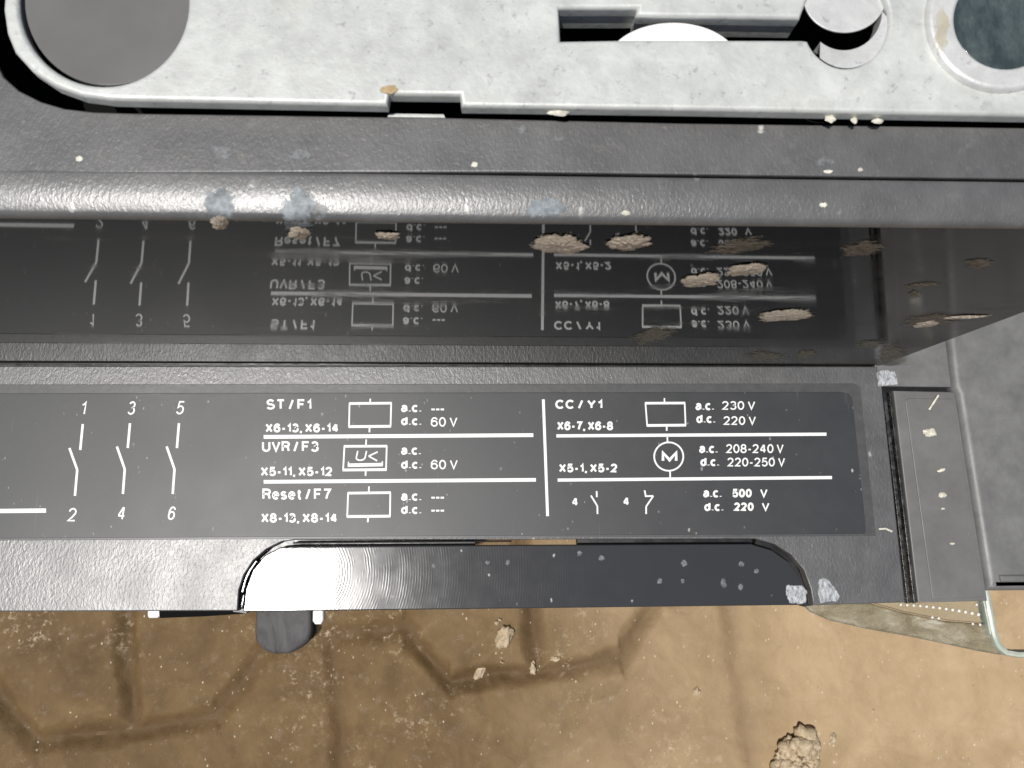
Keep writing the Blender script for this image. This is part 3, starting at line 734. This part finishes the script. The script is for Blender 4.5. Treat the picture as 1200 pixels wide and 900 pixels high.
# ------------------------------------------------------------------ neighbouring housing at the right
nb = thing('side_module', 'grey plastic side module with a rounded rim at the right edge of the breaker', 'module', Vector((P(1300, 500, 0).x, .06, GZ)))
mo = [(1107, 360), (1118, 455), (1122, 462), (1158, 690), (1160, 693), (1700, 690), (1700, 200), (1090, 200)]
slab('module_face', [PX(mo, .0004)], .0004, .006, M['side'], nb, .0026, 8)
xm = P(1166, 690, 0).x
box('module_body', (xm+.002, P(1160, 680, 0).y, GZ+.004), (xm+.12, .24, -.006), M['black'], nb, .001)
zr = .0012
slab('module_rail', [PX([(1172, 674), (1700, 670), (1700, 679), (1174, 682)], zr)], zr, .0016, M['side'], nb, .0007, 6)

# ------------------------------------------------------------------ clear cover sticking out below
cv = thing('clear_cover', 'clear scratched plastic cover sticking out below the right corner of the breaker', 'plastic cover', Vector((P(1080, 730, 0).x, P(1080, 730, 0).y, GZ)))
cz = -.010
slab('clear_sheet', [PX([(1030, 690), (1150, 690), (1163, 731), (1110, 727), (1060, 717), (1020, 706)], cz)], cz, .0012, M['clear'], cv, .0003)
slab('murky_rim', [PX([(935, 702), (1020, 707), (1060, 718), (1110, 728.5), (1160, 732), (1170, 760), (1176, 768.5), (1150, 764), (1115, 756.5), (1070, 747), (1020, 738), (975, 728), (952, 718)], cz)], cz-.0004, .0022, M['murky'], cv, .0009, 4)
strip_px([(1157, 690), (1161, 715), (1167, 745), (1172, 757), (1181, 765), (1195, 767.5), (1260, 767)], 8, cz+.001, .005, M['edge'], 'clear_edge', cv, .001)
strip_px([(1153, 700), (1157.5, 722), (1162, 744)], 3, cz+.0012, .004, M['edge'], 'clear_edge', cv, .0006)
def dome_px(name, px, py, rp, z, m, parent):
    bm = bmesh.new(); bmesh.ops.create_icosphere(bm, subdivisions=2, radius=1)
    c = P(px, py, z); rr = (P(px+rp, py, z)-c).length
    for v in bm.verts: v.co = c+Vector((v.co.x*rr, v.co.y*rr, v.co.z*rr*.8))
    for f in bm.faces: f.smooth = True
    me = bpy.data.meshes.new(name); bm.to_mesh(me); bm.free(); return link_mesh(name, me, m, parent)
for i in range(13):
    t = i/12; dome_px('cover_pip', 1055.5+91*t, 708.6+4*t+7.5*t*t, 1.5+.5*t, cz+.0008, M['nylon'], cv)
for x, y in ((1092.5, 723.5), (1100, 724.5), (1140, 731), (1148.5, 732), (1144.5, 708.5)): dome_px('cover_pip', x, y, 1.5, cz+.0008, M['nylon'], cv)

# ------------------------------------------------------------------ loose crumbs on the ground
def lump(px, py, rx, ry, seed, name='mud_crumb', parts=1, hgt=.6, ang=0):
    rnd = random.Random(seed); c = P(px, py, GZ)
    hh, *_ = ground_fields(np.array([[c.x]]), np.array([[c.y]])); c.z = GZ+float(hh[0, 0])
    sx = (P(px+rx, py, GZ)-P(px, py, GZ)).length; sy = sx*ry/rx
    bm = bmesh.new()
    for k in range(parts):
        g = bmesh.ops.create_icosphere(bm, subdivisions=3 if parts < 6 else 2, radius=1)['verts']
        if parts == 1: ox = oy = oz = 0; s = 1
        else:
            aa = rnd.random()*6.28; q = math.sqrt(rnd.random())*.74
            ox, oy = q*math.cos(aa)*sx, q*math.sin(aa)*sy; oz = (1-q)*sx*.6*rnd.random(); s = rnd.uniform(.07, .16) if k % 3 else rnd.uniform(.16, .36)
        o3 = rnd.random()*90
        for v in g:
            d = 1+.55*noise.noise(v.co*1.5+Vector((o3, 0, 0)))+.30*noise.noise(v.co*3.7+Vector((0, o3, 0)))
            if parts == 1: v.co = Vector((v.co.x*sx*d, v.co.y*sy*d, v.co.z*min(sx, sy)*hgt*d))
            else: v.co = Vector((ox+v.co.x*sx*s*d, oy+v.co.y*sx*s*d, oz+v.co.z*sx*s*d*.8))
    A = math.radians(ang)
    for v in bm.verts:
        x, y = v.co.x, v.co.y; v.co.x, v.co.y = x*math.cos(A)-y*math.sin(A), x*math.sin(A)+y*math.cos(A)
    for f in bm.faces: f.smooth = True
    me = bpy.data.meshes.new(name); bm.to_mesh(me); bm.free()
    o = link_mesh(name, me, M['clod']); o.location = c+Vector((0, 0, sx*.15)); return o
G = 'small mud crumbs scattered on the pavers'
tag(lump(931, 884, 30, 40, 3, 'mud_clod', 150, ang=-28), 'large crumbly pale mud clod at the bottom edge right of centre', 'clod')
tag(lump(585.5, 725.5, 7.5, 8, 5, parts=4), 'topmost pale mud crumb just below the flap edge', 'crumb', G)
tag(lump(591, 746, 8.5, 14, 6, ang=-22), 'largest of the small crumbs, an upright wedge under the topmost one', 'crumb', G)
tag(lump(588, 777, 7, 7.5, 7, parts=3), 'round mud crumb with a dark side, below the wedge shaped one', 'crumb', G)
tag(lump(562, 789, 5.5, 10, 8, ang=-35), 'leftmost mud crumb, slanted, with a pointed tail', 'crumb', G)
tag(lump(624.5, 784, 3.4, 7, 9), 'slim upright mud crumb right of the round one', 'crumb', G)
tag(lump(651, 771.5, 5.5, 3, 10), 'flat sideways mud crumb, rightmost of the small crumbs under the flap', 'crumb', G)
tag(lump(975, 865, 3.5, 5, 12, ang=-20), 'tiny pale crumb right of the large mud clod', 'crumb', G)
tag(lump(815.5, 810, 4, 4, 13), 'tiny pale crumb on the joint left of the large clod', 'crumb', G)
tag(lump(655, 132, 1, 1, 2), '', 'crumb') if False else None
# crumbs lodged at the foot of the metal plate
def top_crumb(px, py, r_, label):
    o = dome_px('mud_crumb', px, py, r_, H+.0012, M['clod'], None); return tag(o, label, 'crumb')
def rag(px, py, rx, ry, z, seed, label):
    o = mark_top('mud_crumb', px, py, rx, ry, z, M['flake'], None, seed, dome=.0004, jag=.3); return tag(o, label, 'crumb', 'crumbs lodged at the metal plate edge')
rag(655, 131, 14, 4.5, H+.0022, 201, 'beige flake stuck on the metal plate rim between notch and slot')
rag(973, 139, 6, 4.5, H+.0022, 202, 'left one of three pale crumbs under the metal plate rim')
rag(1001, 141, 3.5, 3.5, H+.0022, 203, 'middle one of three pale crumbs under the metal plate rim')
rag(1028, 142, 7, 3, H+.0022, 204, 'right one of three pale crumbs under the metal plate rim')
